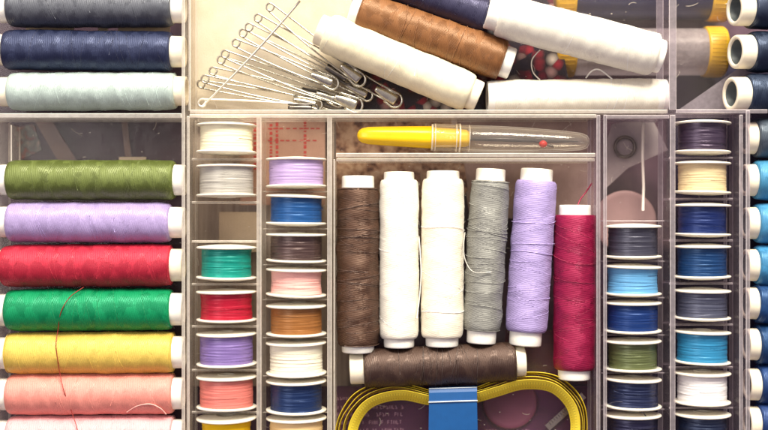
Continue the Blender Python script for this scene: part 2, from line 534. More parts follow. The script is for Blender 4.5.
# ------------------------------------------------------------------ bobbins
def bobbin(x0, x1, y0, y1, col, label, seed, group, z=4, fill=.86):
    rnd = random.Random(seed)
    cx, cy = (x0 + x1) / 2, (y0 + y1) / 2
    R = (x1 - x0) / 2
    H = (y1 - y0)
    root = empty('bobbin', P(cx, cy, z), label, 'bobbin', group)
    # local X of parts -> image y (axis along Y)
    rz = Matrix.Rotation(-PI / 2 + rnd.uniform(-.012, .012), 4, 'Z') @ Matrix.Rotation(rnd.uniform(0, 6), 4, 'X')
    root.matrix_basis = Matrix.Translation(P(cx, cy, z)) @ rz
    w = H / 2 - 4.6
    fill = fill + rnd.uniform(-.045, .02)
    tilt = rnd.uniform(-.02, .02)
    mb = MB()
    off = Vector((rnd.uniform(0, 99), 0, 0))
    sag = rnd.uniform(-.9, .6)
    def rf(x, r, t):
        return r + .5 * noise.noise(Vector((x * .7, math.cos(t) * .8, math.sin(t) * .8)) + off) + sag * math.cos(PI * x / (2 * w)) + .07 * math.sin(x * 4.8)
    prof = [(-w + 2 * w * i / 44, R * fill) for i in range(45)]
    revolve(mb, prof, 56, rfun=rf)
    for k in range(rnd.randint(1, 5)):
        xs = rnd.uniform(-w + 1, w - 1); th0 = rnd.uniform(0, 6.3); adv = rnd.uniform(-3, 3)
        pts = []
        for i in range(26):
            th = th0 + i * .16
            x = max(-w, min(w, xs + adv * i / 25))
            r = rf(x, R * fill + .15, th)
            pts.append((x, r * math.cos(th), r * math.sin(th)))
        tube(mb, pts, .17, 5, uvx=rnd.random())
    for i in range(26):
        x = rnd.uniform(-w, w); th = rnd.uniform(0, 6.28); ln = rnd.uniform(2, 5); r0 = R * fill
        pts = [(x + rnd.uniform(-.3, .3) * k + .2 * ln * k * rnd.uniform(-.5, .5), (r0 + .25 * ln * k * .33) * math.cos(th + .02 * ln * k), (r0 + .25 * ln * k * .33) * math.sin(th + .02 * ln * k)) for k in range(4)]
        tube(mb, pts, .11, 3, taper=True)
    if rnd.random() < .45:      # a loose tail end
        x_ = rnd.uniform(-w, w); ta = rnd.uniform(0, 6.28); sg = rnd.choice((-1, 1))
        pts = [(x_ + sg * 1.1 * k * (k > 1) * .5, (R * fill + .35 * k) * math.cos(ta + .09 * k), (R * fill + .35 * k) * math.sin(ta + .09 * k)) for k in range(7)]
        tube(mb, pts, .3, 5)
    mb.build('thread_winding', thread_mat(col, 'bobbin'), root)
    dome = rnd.uniform(1.2, 2.5)
    for s in (-1, 1):
        fb = MB()
        # closed profile of a slightly dished flange with a hub hole
        pr = [(-2.0, 9), (-2.0, R * .6), (-2.0, R - 1.2), (-1.6, R - .3), (-.9, R), (-.2, R - .3), (.2, R - 1.2), (dome * .75, R * .6), (dome, R * .35), (dome, 9)]
        revolve(fb, pr, 60, closed=True)
        o = fb.build('flange', M_FLANGE, root)
        o.location = (s * (H / 2 - 2.8) * S, 0, 0)
        o.rotation_euler = (rnd.uniform(0, 6), 0, (PI if s < 0 else 0) + tilt + rnd.uniform(-.012, .012))
    hb = MB()
    revolve(hb, [(-H / 2 + 1, 7), (H / 2 - 1, 7), (H / 2 - 1, 9), (-H / 2 + 1, 9)], 28, closed=True)
    hb.build('hub', M_FLANGE, root)
    return root

G1 = 'bobbins in the columns left of the middle tray'
G2 = 'bobbins in the columns right of the middle tray'
B1 = [(122, 156, '#efe7c6', 'cream bobbin at the top of the first bobbin column'),
      (163, 199, '#a8a49b', 'silver grey bobbin under the cream one, above an empty cell'),
      (244, 281, '#128577', 'teal bobbin below the empty cell'),
      (288, 323, '#a8182f', 'red bobbin between the teal and the violet ones'),
      (330, 367, '#7d68a4', 'violet bobbin between the red and the coral ones'),
      (373, 410, '#d4766c', 'coral pink bobbin above the yellow one'),
      (414, 450, '#efc21c', 'yellow bobbin cut by the bottom edge of the photo')]
for i, (a, b, c, l) in enumerate(B1): bobbin(196.5, 256.5, a, b, c, l, 100 + i, G1)
B2 = [(156, 190, '#b29ac8', 'lilac bobbin at the top of the second bobbin column'),
      (193, 227, '#1b4880', 'medium blue bobbin between the lilac and the dark brown ones'),
      (231, 264, '#3c2c2a', 'dark brown bobbin between the medium blue and the pale pink ones'),
      (266, 298, '#f2b6ad', 'pale pink bobbin above the golden brown one'),
      (302, 337, '#8f5c2e', 'golden brown bobbin above the ivory one'),
      (339, 376, '#f0e9d2', 'ivory bobbin between the golden brown and the navy ones'),
      (377, 413, '#12244a', 'navy bobbin between the ivory and the sand coloured ones'),
      (414, 450, '#ecca92', 'sand beige bobbin cut by the bottom edge of the photo')]
for i, (a, b, c, l) in enumerate(B2): bobbin(266, 326.5, a, b, c, l, 120 + i, G1)
B3 = [(223, 260, '#32323f', 'charcoal bobbin at the top of the column beside the crimson spool'),
      (263, 297, '#5f9cca', 'pale sky blue bobbin below the charcoal one'),
      (299, 334, '#112c64', 'royal blue bobbin above the olive one'),
      (337, 372, '#4e5634', 'olive green bobbin in the column beside the crimson spool'),
      (375, 409, '#141b36', 'black-navy bobbin below the olive one, a dark strand over its lower flange'),
      (411, 447, '#15152a', 'black bobbin at the bottom edge, below the black-navy one')]
for i, (a, b, c, l) in enumerate(B3): bobbin(604, 661, a, b, c, l, 140 + i, G2)
B4 = [(120, 156, '#2c2232', 'black-plum bobbin at the top of the last bobbin column'),
      (160, 196, '#d6c096', 'straw beige bobbin below the black-plum one'),
      (202, 238, '#101f50', 'dark royal blue bobbin below the straw beige one'),
      (243, 280, '#10325e', 'denim blue bobbin above the slate one'),
      (287, 321, '#3f4254', 'slate grey bobbin between the denim blue and the turquoise blue ones'),
      (328, 365, '#2c7ca8', 'bright turquoise blue bobbin above the white one'),
      (369, 405, '#eae6e6', 'white bobbin below the turquoise blue one'),
      (410, 446, '#131b30', 'black-blue bobbin at the bottom edge below the white one')]
for i, (a, b, c, l) in enumerate(B4): bobbin(674, 730, a, b, c, l, 160 + i, G2)

# ------------------------------------------------------------------ organiser box
box = empty('organizer_box', P(384, 215, -29), 'clear plastic sewing organiser box divided into trays and narrow bobbin columns', 'storage box')
def bpart(name, px0, py0, px1, py1, z0=-27, z1=24, mat=None, b=.55):
    """part of the box: rectangle on the layout plane z=0, vertical walls"""
    mb = MB()
    boxm(mb, px0 - 384, px1 - 384, 215 - py1, 215 - py0, z0 + 29, z1 + 29, b)
    o = mb.build(name, mat or M_WALL, box)
    return o
bpart('tray_floor', -30, -30, 735, 470, -29, -27, M_FLOOR, .3)
WX = [  # x, y0, y1, half thickness, top, material
    (187.2, -30, 470, 1.5, 22, M_WALL), (191.6, 118, 470, 1.3, 20, M_WALL), (192, -30, 112, 1.0, 14, M_WALL),
    (261, 119, 470, 2.3, 18, M_WALL), (330.5, 119, 470, 2.2, 20, M_WALL), (334.8, 160, 470, .8, 12, M_WALL),
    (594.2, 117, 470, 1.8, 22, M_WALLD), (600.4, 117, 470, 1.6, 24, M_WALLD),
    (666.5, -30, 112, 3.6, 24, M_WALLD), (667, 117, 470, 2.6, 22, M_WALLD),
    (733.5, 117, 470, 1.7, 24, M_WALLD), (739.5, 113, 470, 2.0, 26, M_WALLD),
    (.5, 121, 470, 1.0, 20, M_WALL), (11, 125, 162, .7, 0, M_WALL),
]
for x, y0, y1, h, t, m in WX:
    bpart('divider_wall', x - h, y0, x + h, y1, -26.8, t, m)
for y, x0, x1, h, t, m in [
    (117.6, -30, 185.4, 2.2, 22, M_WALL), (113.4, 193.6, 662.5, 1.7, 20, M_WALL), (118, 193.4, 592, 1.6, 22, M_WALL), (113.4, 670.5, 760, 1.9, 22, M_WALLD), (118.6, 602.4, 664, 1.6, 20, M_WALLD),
    (156, 337, 592, 1.9, 18, M_WALL), (160.6, 337, 592, 1.4, 14, M_WALL)]:
    bpart('cross_wall', x0, y - h, x1, y + h, -26.8, t, m)
for y in (159.5, 202.5, 241.5, 284, 326, 369.5, 411.5):
    bpart('rib', 192.6, y - 1.1, 259.3, y + 1.1, -26.8, 4, M_WALL)
for y in (191.5, 229, 265, 300, 338, 376.5, 413):
    bpart('rib', 262.7, y - .5, 328.8, y + .5, -26.8, -4, M_WALL, .3)
for y in (158, 199, 240.5, 283.5, 324.5, 367, 407.5):
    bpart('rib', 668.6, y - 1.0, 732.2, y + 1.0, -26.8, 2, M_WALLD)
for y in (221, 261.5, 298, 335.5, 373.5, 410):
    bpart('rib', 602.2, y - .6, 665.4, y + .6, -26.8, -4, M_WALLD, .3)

# ------------------------------------------------------------------ seam ripper
sr = empty('seam_ripper', P(470, 139, 0), 'yellow handled seam ripper in its clear cap, lying in the long narrow tray', 'seam ripper')
sr.matrix_basis = Matrix.Translation(P(470, 138.5, 0)) @ Matrix.Rotation(math.radians(-1.6), 4, 'Z')
M_YEL = plastic('yellow_plastic', '#f0c514', .3, .1)
M_RED = plastic('red_plastic', '#c02a22', .35, .1)
mb = MB()
pr = [(-112.9, .1), (-112.5, 2.6), (-111, 5.2), (-108, 7.2), (-102, 8.6), (-90, 9.3), (-60, 10.5), (-38, 11.2), (-36, 10), (-14, 9.3), (-4, 8.6), (-1, 7), (-.6, .1)]
revolve(mb, pr, 48, rfun=lambda x, r, t: r * (1 - .05 * abs(math.sin(3 * t)) ** 3))
mb.build('handle', M_YEL, sr)
mb = MB()
tube(mb, [(-4, 0, 0), (30, 0, 0), (66, 0, 0)], 2.3, 12)
revolve(mb, [(64, 2.3), (72, 3.4), (80, 2.4), (108, .5)], 16, rfun=lambda x, r, t: r * (1 if abs(math.cos(t)) > .5 else .6))
tube(mb, [(70, -1, 0), (76, -4.5, 0), (84, -6, 0)], 1.0, 8)
mb.build('steel_fork', plastic('dark_shaft', '#3d3634', .3, 0), sr)
mb = MB()
revolve(mb, [(-4.2, .1), (-3.6, 1.9), (-1.8, 3.3), (0, 3.8), (1.8, 3.3), (3.6, 1.9), (4.2, .1)], 24, cx=73)
o = mb.build('red_tip_ball', M_RED, sr)
o.location = (0, -3.6 * S, 1.5 * S)
mb = MB()
pr = [(-38, 11.6), (-38, 13.2), (-36, 13.8), (-14, 13.4), (-12, 14.6), (-10, 13.2), (30, 13.2), (60, 12.2), (95, 10.2), (111, 8.6), (117, 6.4), (119, 3.2), (119.6, .1)]
revolve(mb, pr, 48)
pr2 = [(x - 1.5 if i > 2 else x + .1, max(r - 1.5, .1)) for i, (x, r) in enumerate(pr)]
revolve(mb, pr2[::-1], 48)
boxm(mb, -19, -13.5, 11.5, 20, -2, 2)
for zz in (-1.5, 1.5): tube(mb, [(-34, -9, 9 + zz * .2), (-12, -8.5, 9.4)], .4, 5)
cc = mb.build('clear_cap', M_CLEAR, sr)
mb = MB()
for xx, rr, tr_ in ((-38, 12.6, .9), (-35, 13.6, .4), (-14, 13.8, .5), (-10.5, 14.0, .8), (-1, 13.4, .35)):
    tube(mb, [(xx, rr * math.cos(2 * PI * i / 40), rr * math.sin(2 * PI * i / 40)) for i in range(40)], tr_, 8, closed=True)
mb.build('collar_lip', M_LIP, cc)

# ------------------------------------------------------------------ safety pins
def safety_pin(c, h, label, seed, z=0, wid=10, opened=None, zc=None):
    wire_r = 1.25 if opened else .9
    rnd = random.Random(seed)
    pa, pb = P(c[0], c[1], z), P(h[0], h[1], z - 2)
    mtx, L = orient(pa, pb, 0)
    root = empty('safety_pin', pa, label, 'safety pin', 'steel safety pins fanned out in the top tray')
    root.matrix_basis = Matrix.Translation(pa) @ mtx
    r = wire_r
    cr = 3.8
    mb = MB()
    # one wire: fixed arm, coil, pin arm
    pts = []
    hl = 30
    for i in range(12):
        t = 1 - i / 11
        pts.append(((L - 9) * t + 3 * (1 - t), wid * .5 * t + cr * (1 - t) + .8 * math.sin(PI * t), 0))
    for i in range(25):
        a = PI / 2 + 2 * PI * 1.5 * i / 24
        pts.append((math.cos(a) * cr, math.sin(a) * cr, -1.7 * i / 24))
    if opened is None:
        for i in range(1, 12):
            t = i / 11
            pts.append(((L - 14) * t, -cr * (1 - t) - wid * .42 * t - 1.6 * math.sin(PI * t), -1.7 + 1.7 * t))
    else:
        inv = (root.matrix_basis).inverted()
        e = inv @ P(opened[0], opened[1], z + 6) / S
        for i in range(1, 16):
            t = i / 15
            pts.append((e.x * t, -cr * (1 - t) + e.y * t - 3 * math.sin(PI * t), e.z * t))
    tube(mb, pts, r, 8)
    mb.build('wire', M_BRIGHT if opened else M_STEEL, root)
    # folded sheet clasp: rounded rim with a dished dark plate inside
    cb = MB()
    w = wid * .62
    rim = []
    n = 10
    for i in range(n + 1):
        a = -PI / 2 + PI * i / n
        rim.append((L - w + math.cos(a) * w, math.sin(a) * w, .2))
    rim = [(L - hl * .55, -w * .85, 0)] + rim + [(L - hl, w * .8, 0)]
    tube(cb, smoothpath(rim, 3), 1.25, 8)
    prof = []
    for i in range(13):
        t = i / 12
        xx = L - hl * 1.0 + t * (hl * .8)
        ww = w * (.45 + .42 * math.sin(PI * min(t * 1.25, 1) * .5))
        prof.append((xx, ww))
    vs, fs = [], []
    m = 8
    for i, (xx, ww) in enumerate(prof):
        for j in range(m + 1):
            a = PI * j / m
            vs.append((xx, math.cos(a) * ww * .85, .3 + math.sin(a) * 2.4))
    for i in range(len(prof) - 1):
        for j in range(m):
            q = i * (m + 1) + j
            fs.append([q, q + m + 1, q + m + 2, q + 1])
    fs.append([j for j in range(m + 1)])
    fs.append([(len(prof) - 1) * (m + 1) + j for j in range(m, -1, -1)])
    cb.add(vs, fs)
    cb.build('clasp', M_STEEL if rnd.random() < .5 else M_STEELD, root)
    return root
PINS = [
    ((270, 7), (364, 84), 'safety pin whose coil lies nearest the top of the fan', 5, 11),
    ((258, 18), (401, 104), 'longest safety pin, its clasp reaching past the cream spool', 2, 12),
    ((249, 27), (352, 82), 'short safety pin third in the fan from the top, ending under the cream spool', -1, 8),
    ((243, 33), (372, 98), 'slim safety pin fourth in the fan from the top', -4, 9),
    ((236, 43), (338, 86), 'short safety pin in the middle of the fan with a pale clasp', 3, 10),
    ((225, 54), (362, 108), 'safety pin in the middle of the fan ending in the lowest large clasp', 0, 12),
    ((221, 60), (344, 103), 'safety pin just below the middle of the fan', -4, 9),
    ((213, 71), (330, 99), 'safety pin with coil fourth from the bottom of the fan', -7, 8),
    ((205, 79), (322, 106), 'small safety pin with coil third from the bottom of the fan', -3, 7),
    ((201, 84), (352, 109.5), 'safety pin lying almost level, second lowest coil of the fan', -9, 8),
]
for i, (c, h, lab, z, w) in enumerate(PINS): safety_pin(c, h, lab, 200 + i, z - 8, w)
safety_pin((202, 103), (318, 109), 'open safety pin with its arm sticking up across the fan', 220, -2, 7, opened=(300, 1))

# ------------------------------------------------------------------ tape measure
def tape_mat():
    m = NT('yellow_tape')
    uv = m.n('ShaderNodeUVMap', uv_map='UVMap')
    sp = m.n('ShaderNodeSeparateXYZ'); m.l(uv.outputs[0], sp.inputs[0])
    u, v = sp.outputs[0], sp.outputs[1]
    fr = m.math('FRACT', m.math('MULTIPLY', u, 1 / 2.6))
    tick = m.math('LESS_THAN', fr, .30)
    edge = m.math('LESS_THAN', m.math('ABSOLUTE', m.math('SUBTRACT', v, .62)), .12)
    e2 = m.math('LESS_THAN', m.math('ABSOLUTE', m.math('SUBTRACT', v, .2)), .06)
    f = m.math('MULTIPLY', tick, m.math('ADD', edge, e2))
    nz = m.noise(m.obj(), .08, 4)
    base = m.mix(nz, lin('#d4b826'), lin('#e8d348'))
    col = m.mix(m.math('MULTIPLY', f, .38), base, lin('#4a3a10'))
    return m.done(m.bsdf(col, .38, 0, .45, m.bump(m.noise(m.obj(), .9, 2), .2, .5)))
tm = empty('tape_measure', P(465, 430, -10), 'coiled yellow measuring tape held by a blue paper band', 'tape measure')
ctr = P(465, 430, -10)
def loc(px, py, z):
    return (P(px, py, z) - ctr) / S
MT = tape_mat()
# centre line of the innermost layer (image coordinates)
core = [(453, 398), (430, 399), (402, 395), (375, 401), (360, 414), (353, 432), (358, 452), (378, 466), (410, 464), (440, 448), (470, 436), (500, 447), (530, 459), (556, 458), (570, 446), (575, 426), (570, 405), (552, 388), (525, 385), (498, 391), (477, 396)]
path = smoothpath([(x, y, 0) for x, y in core], 10, closed=True)
def ribbon(name, off, wi, zt, zb, jit, seed, span=(0.0, 1.0), lift=0):
    """off: outward offset of upper edge; wi: how far the lower edge leans inward"""
    n = len(path)
    mb = MB()
    i0, i1 = int(span[0] * n), int(span[1] * n)
    vs, fs, us = [], [], []
    acc = 0
    prev = None
    rows = []
    for i in range(i0, i1 + 1):
        p = path[i % n]
        t = (path[(i + 1) % n] - path[(i - 1) % n]).normalized()
        nr = Vector((t.y, -t.x, 0))  # outward for this winding
        # make sure outward
        cx = 400 if p.x < 453 else 530
        if nr.dot(p - Vector((cx, 428, 0))) < 0: nr = -nr
        pinch = min(1.0, abs(p.x - 453) / 60.0)
        lobe = 1 + .35 * max(0, min(1, (405 - p.x) / 40)) * (off > 6)
        o = off * (.45 + .55 * pinch) * lobe + jit * noise.noise(Vector((i * .07, seed, 0))) * pinch
        a = p + nr * o
        m_ = p + nr * (o - wi * .5)
        b = p + nr * (o - wi)
        if prev is not None: acc += (p - prev).length
        prev = p.copy()
        th = nr * .45
        za = zt + lift * pinch
        q = [loc(a.x + th.x, a.y + th.y, za - .5), loc(a.x, a.y, za), loc(m_.x, m_.y, (za + zb) / 2 + 1.0), loc(b.x, b.y, zb), loc(b.x + th.x, b.y + th.y, zb - .8), loc(m_.x + th.x, m_.y + th.y, (za + zb) / 2)]
        rows.append((q, acc))
    K = 6
    for q, _ in rows: vs += q
    vv = [1.1, 1.0, .5, 0, -.1, -.5]
    for i in range(len(rows) - 1):
        for k in range(K):
            k2 = (k + 1) % K
            fs.append([i * K + k, i * K + k2, (i + 1) * K + k2, (i + 1) * K + k])
            w1 = vv[k2] if k2 else 1.2
            us.append([(rows[i][1], vv[k]), (rows[i][1], w1), (rows[i + 1][1], w1), (rows[i + 1][1], vv[k])])
    mb.add(vs, fs, us, False)
    return mb
mbt = MB()
for (off, wi, zt, zb, jit, seed, span) in [
    (5.0, 9.5, 3, -6, .5, 1, (0, 1)), (7.5, 2.2, 1, -17, 1.6, 2, (0, 1)), (10.1, 1.4, -2, -18, 2.4, 3, (0, 1)),
    (12.8, 2.2, 1, -19, 2.2, 4, (0, 1))]:
    r = ribbon('tape', off, wi, zt, zb, jit, seed, span)
    mbt.add(r.v, r.f, r.uv, False)
mbt.build('tape', MT, tm)
M_BLUE = plastic('blue_paper_band', '#064a86', .5, 0, .15, .12)
M_BLUEL = plastic('pale_band_edge', '#c9d4dc', .5, 0)
bb = MB()
# folded band: a sleeve around the pinched tape
prof = [(386, -6), (387.5, 3), (392, 5.5), (399.5, 6.5), (402, 7.2), (430, 8), (456, 7), (462, 2), (463, -12), (460, -22), (430, -25), (392, -24), (386.5, -20)]
n = len(prof)
vs = []
for (xa, xb) in ((429, 477),):
    for px in (xa, xa + .01, xb - .01, xb):
        for (py, z) in prof:
            vs.append(loc(px + (-.4 if py > 402 and px < 440 else 0) + (0.6 if py > 402 and px > 440 else 0), py - (px - 453) * .03, z))
fs = []
for s_ in range(3):
    for k in range(n):
        k2 = (k + 1) % n
        fs.append([s_ * n + k, (s_ + 1) * n + k, (s_ + 1) * n + k2, s_ * n + k2])
bb.add(vs, fs, smooth=False)
bnd = bb.build('paper_band', M_BLUE, tm)
eb = MB()
tube(eb, [loc(428.5, 402.2, 7.6), loc(453, 401.3, 7.8), loc(477.6, 400.6, 7.6)], .75, 6)
tube(eb, [loc(429, 388.6, 3.6), loc(477, 387.2, 3.6)], .5, 6)
eb.build('band_edge', M_BLUEL, bnd)

# ------------------------------------------------------------------ loose strands
def lthing(name, pts, r, col, label, cat='thread', group=None):
    o_ = P(pts[0][0], pts[0][1], pts[0][2])
    mb = MB()
    tube(mb, [(P(x, y, z) - o_) / S for x, y, z in smoothpath(pts, 8)], r, 6)
    o = mb.build(name, thread_mat(col, 'bobbin'), None, loc=o_)
    tag(o, label, cat, group)
lthing('loose_thread', [(84, 287, 10), (70, 297, 16), (61, 312, 17), (58, 330, 10), (56, 345, 15.5), (58, 362, 15), (60, 374, 11), (64, 391, 17), (71, 410, 11), (77, 428, 15.5), (80, 445, 16)], .42, '#8c2b24', 'loose dark red strand trailing over the emerald, yellow and pink spools')
lthing('loose_thread', [(127, 412, 9), (137, 406, 13), (150, 404, 15), (160, 408, 13), (166, 414, 9)], .6, '#f3b7ad', 'short pale pink strand looped below the salmon spool')
lthing('loose_thread', [(608, 404, 20), (618, 401.5, 22), (634, 405, 26), (646, 416, 24)], .5, '#14131f', 'black strand lying across the flange of the black-navy bobbin')
lthing('loose_thread', [(586, 78, -4), (592, 71, 3), (600, 70, 5), (612, 79, 2)], .8, '#f2efe6', 'white curl of thread rising behind the level white spool')
lthing('loose_thread', [(540, 50, -2), (532, 60, -4), (533, 72, -6), (540, 80, -6)], .6, '#f0e9da', 'white strand hanging beside the golden brown spool end')
lthing('loose_thread', [(419, 236, 6), (421, 268, 9), (420, 292, 8), (417, 318, 10)], .5, '#f4f0e6', 'white strand between the two white upright spools')
lthing('loose_thread', [(465, 232, 4), (463.5, 248, 9), (466, 262, 12), (474, 272, 16), (492, 272, 16)], .5, '#b9b6ae', 'grey strand looping from the grey upright spool')
lthing('loose_thread', [(592, 183, -8), (586, 192, -8), (580, 200, -5), (577, 208, 0)], .7, '#8c1d3c', 'crimson strand end above the crimson spool')

# ------------------------------------------------------------------ things under the clear tray
def card(name, poly, z, mat, label, cat='card', th=1.0, group=None):
    cx = sum(p[0] for p in poly) / len(poly); cy = sum(p[1] for p in poly) / len(poly)
    o_ = P(cx, cy, z)
    pts = [((P(x, y, z) - o_) / S) for x, y in poly]
    pts = [(p.x, p.y) for p in pts]
    area = sum(pts[i][0] * pts[(i + 1) % len(pts)][1] - pts[(i + 1) % len(pts)][0] * pts[i][1] for i in range(len(pts)))
    if area < 0: pts = pts[::-1]
    mb = MB(); prism(mb, pts, -th, 0)
    o = mb.build(name, mat, None, loc=o_)
    tag(o, label, cat, group)
    return o
def rect(x0, y0, x1, y1, a=0):
    cx, cy = (x0 + x1) / 2, (y0 + y1) / 2
    c, s = math.cos(math.radians(a)), math.sin(math.radians(a))
    return [(cx + (x - cx) * c - (y - cy) * s, cy + (x - cx) * s + (y - cy) * c) for x, y in ((x0, y0), (x1, y0), (x1, y1), (x0, y1))]
def disc(cx, cy, r, n=40): return [(cx + r * math.cos(2 * PI * i / n), cy + r * math.sin(2 * PI * i / n)) for i in range(n)]

M_GROUND = mottled('dark_plum_surface', [(.3, lin('#4c3646')), (.55, lin('#6d5464')), (.75, lin('#8a6c76'))], .02, .55)
mb = MB(); prism(mb, [(-1500, -1500), (1500, -1500), (1500, 1500), (-1500, 1500)], -4, 0)
g = mb.build('ground', M_GROUND, None, loc=(0, 0, -86 * S)); tag(g, kind='structure')

M_CREAM = mottled('cream_paper', [(.3, lin('#e0d6b8')), (.5, lin('#eae1c6')), (.7, lin('#f2ead4'))], .03, .7)
card('backing_card', rect(190, -40, 352, 117), -33, M_CREAM, 'cream paper card under the safety pins')
M_FLOR = mottled('floral_cotton', [(0, lin('#221a34')), (.35, lin('#c42440')), (.6, lin('#2a2040')), (.72, lin('#e8b8b4')), (.8, lin('#981c38')), (.92, lin('#f2e8da'))], .10, .85, kind='voronoi')
card('fabric_swatch', [(352, 70), (400, -40), (545, -40), (575, 112), (360, 116)], -32, M_FLOR, 'dark cotton swatch with red and white dots under the diagonal spools', 'fabric')
M_TAUPE = mottled('taupe_board', [(.3, lin('#9c9084')), (.5, lin('#c3b6a4')), (.7, lin('#d8ccb8'))], .05, .7, sx=3, sy=.15)
card('backing_card', rect(193, 118, 362, 386), -50, M_TAUPE, 'taupe streaked board under the left bobbin columns', th=2)
M_BEIGE = mottled('beige_card', [(.3, lin('#dccba8')), (.7, lin('#ead9b8'))], .03, .7)
card('paper_slip', rect(219, 212, 259, 252), -40, M_BEIGE, 'beige paper slip seen through the empty bobbin cell', 'paper')
M_PINKC = mottled('blush_card', [(.3, lin('#c9a08c')), (.7, lin('#e0bda6'))], .03, .7)
pc = card('printed_card', rect(240, 108, 325, 205), -38, M_PINKC, 'blush card printed with red dashes beneath the tops of the bobbin columns')
M_REDP = plastic('red_print', '#c63a33', .6, 0)
rb = MB(); rnd = random.Random(7)
for px in (255, 259, 271, 277, 305):
    y = 109
    while y < 170:
        h = rnd.uniform(1.5, 4)
        q = [((P(x, yy, -38) - pc.location) / S) for x, yy in ((px - 1.3, y), (px + 1.4, y), (px + 1.4, y + h), (px - 1.3, y + h))]
        prism(rb, [(p.x, p.y) for p in q][::-1], .05, .3)
        y += h + rnd.uniform(.8, 2.2)
for py in (128, 140, 111):
    x = 262
    while x < 318:
        q = [((P(xx, yy, -38) - pc.location) / S) for xx, yy in ((x, py), (x + 4, py), (x + 4, py + 1.3), (x, py + 1.3))]
        prism(rb, [(p.x, p.y) for p in q][::-1], .35, .6)
        x += rnd.uniform(5, 7)
rb.build('red_print', M_REDP, pc)
M_LEO = mottled('brown_spotted_cotton', [(.36, lin('#5a3828')), (.46, lin('#a88468')), (.6, lin('#d6ba9c'))], .075, .85, 2)
card('fabric_swatch', [(336, 112), (456, 112), (468, 190), (430, 240), (336, 235)], -38, M_LEO, 'brown blotched cotton swatch under the seam ripper handle', 'fabric')
M_MAUV = mottled('mauve_card', [(.3, lin('#9c8480')), (.7, lin('#cbb4aa'))], .03, .6)
card('backing_card', [(455, 112), (600, 112), (600, 215), (470, 220)], -40, M_MAUV, 'mauve card under the clear end of the seam ripper')

# purple card with small illegible print
M_PURP = mottled('purple_print_card', [(.3, lin('#45103e')), (.6, lin('#581e50')), (.8, lin('#6a2c5e'))], .03, .45)
pp = card('printed_card', rect(334, 386, 598, 480), -34, M_PURP, 'purple card with rows of tiny pale print under the measuring tape')
M_PRN = plastic('pale_print', '#a8809a', .6, 0)
tb = MB(); rnd = random.Random(3)
def glyph(x, y, h, w):
    segs = rnd.choice([[(0, 0, 0, 1)], [(0, 0, 0, 1), (0, 1, 1, 1)], [(0, 0, 0, 1), (1, 0, 1, 1)], [(0, 0, 1, 0), (.5, 0, .5, 1)], [(0, 0, 1, 1), (0, 1, 1, 1)], [(0, .5, 1, .5), (0, 0, 0, 1), (0, 0, 1, 0)]])
    for (a, b, c, d) in segs:
        q0 = (P(x + a * w, y + b * h, -34) - pp.location) / S
        q1 = (P(x + c * w, y + d * h, -34) - pp.location) / S
        dx, dy = q1.x - q0.x, q1.y - q0.y
        l = math.hypot(dx, dy) or 1
        nx, ny = -dy / l * .42, dx / l * .42
        poly = [(q0.x - nx, q0.y - ny), (q1.x - nx, q1.y - ny), (q1.x + nx, q1.y + ny), (q0.x + nx, q0.y + ny)]
        zz = .1 + rnd.random() * .3
        prism(tb, poly, .02, zz)
for row, (y, h, xa, xb) in enumerate([(397, 2.6, 337, 400), (406, 3.0, 335, 403), (413, 3.2, 337, 406), (421, 3.2, 336, 404), (429, 3.2, 336, 404), (437, 3, 336, 404), (423, 2.6, 497, 515), (430, 2.6, 486, 530)]):
    x = xa
    while x < xb:
        if rnd.random() < .16: x += 3.2; continue
        glyph(x, y + (x - xa) * -.01, h, 1.7); x += 3.0
tb.build('small_print', M_PRN, pp)
M_WINE = mottled('wine_card', [(.3, lin('#451c30')), (.7, lin('#632c44'))], .03, .5)
card('backing_card', rect(505, 330, 600, 384), -36, M_WINE, 'wine red card visible beside the crimson spool')
M_BTN = plastic('plum_button', '#6d3350', .3, .1)
M_BTNP = plastic('blush_button', '#b29494', .5, .2)
def button(cx, cy, r, z, mat, label):
    o_ = P(cx, cy, z)
    b = MB()
    revolve(b, [(0, .1), (0, r * .7), (1.2, r * .82), (1.6, r * .93), (.8, r), (-1.5, r), (-2.4, r * .9), (-2.4, .1)], 56)
    o = b.build('button', mat, None)
    o.matrix_basis = Matrix.Translation(o_) @ Matrix.Rotation(-PI / 2, 4, 'Y')
    tag(o, label, 'button', 'large round buttons under the clear tray')
button(510, 402, 28, -31.2, M_BTN, 'plum disc button inside the loop of the measuring tape')
button(574, 197, 21, -45, M_BTNP, 'blush disc button above the crimson spool')
button(625, 222, 33, -50, M_BTNP, 'large blush disc button peeking out above the charcoal bobbin')
card('paper_slip', rect(484, 384, 524, 398, -6), -32.6, mottled('tan_slip', [(.3, lin('#7c5d50')), (.7, lin('#93735f'))], .05), 'brown paper slip inside the tape loop', 'paper')
# ruler
ru = card('metal_ruler', rect(541, 408, 590, 415, -42), -29.6, M_STEEL, 'small steel ruler with engraved ticks lying inside the tape loop', 'ruler', th=.8)
kb = MB()
for i in range(14):
    t = -20 + i * 3
    a = math.radians(42)
    u = Vector((math.cos(a), math.sin(a))); v_ = Vector((-u.y, u.x))
    p0 = u * t + v_ * .2; p1 = u * t + v_ * 3
    w_ = u * .35
    prism(kb, [(p0.x - w_.x, p0.y - w_.y), (p0.x + w_.x, p0.y + w_.y), (p1.x + w_.x, p1.y + w_.y), (p1.x - w_.x, p1.y - w_.y)], .05, .2)
kb.build('engraved_tick', M_STEELD, ru)
M_GREYC = mottled('grey_card', [(.3, lin('#aaa2a8')), (.7, lin('#cbc3c2'))], .03, .5)
card('paper_slip', [(604, 150), (612, 124), (652, 118), (668, 150), (628, 168), (604, 190)], -46, M_GREYC, 'pale grey folded paper under the metal ring', 'paper')
mb = MB()
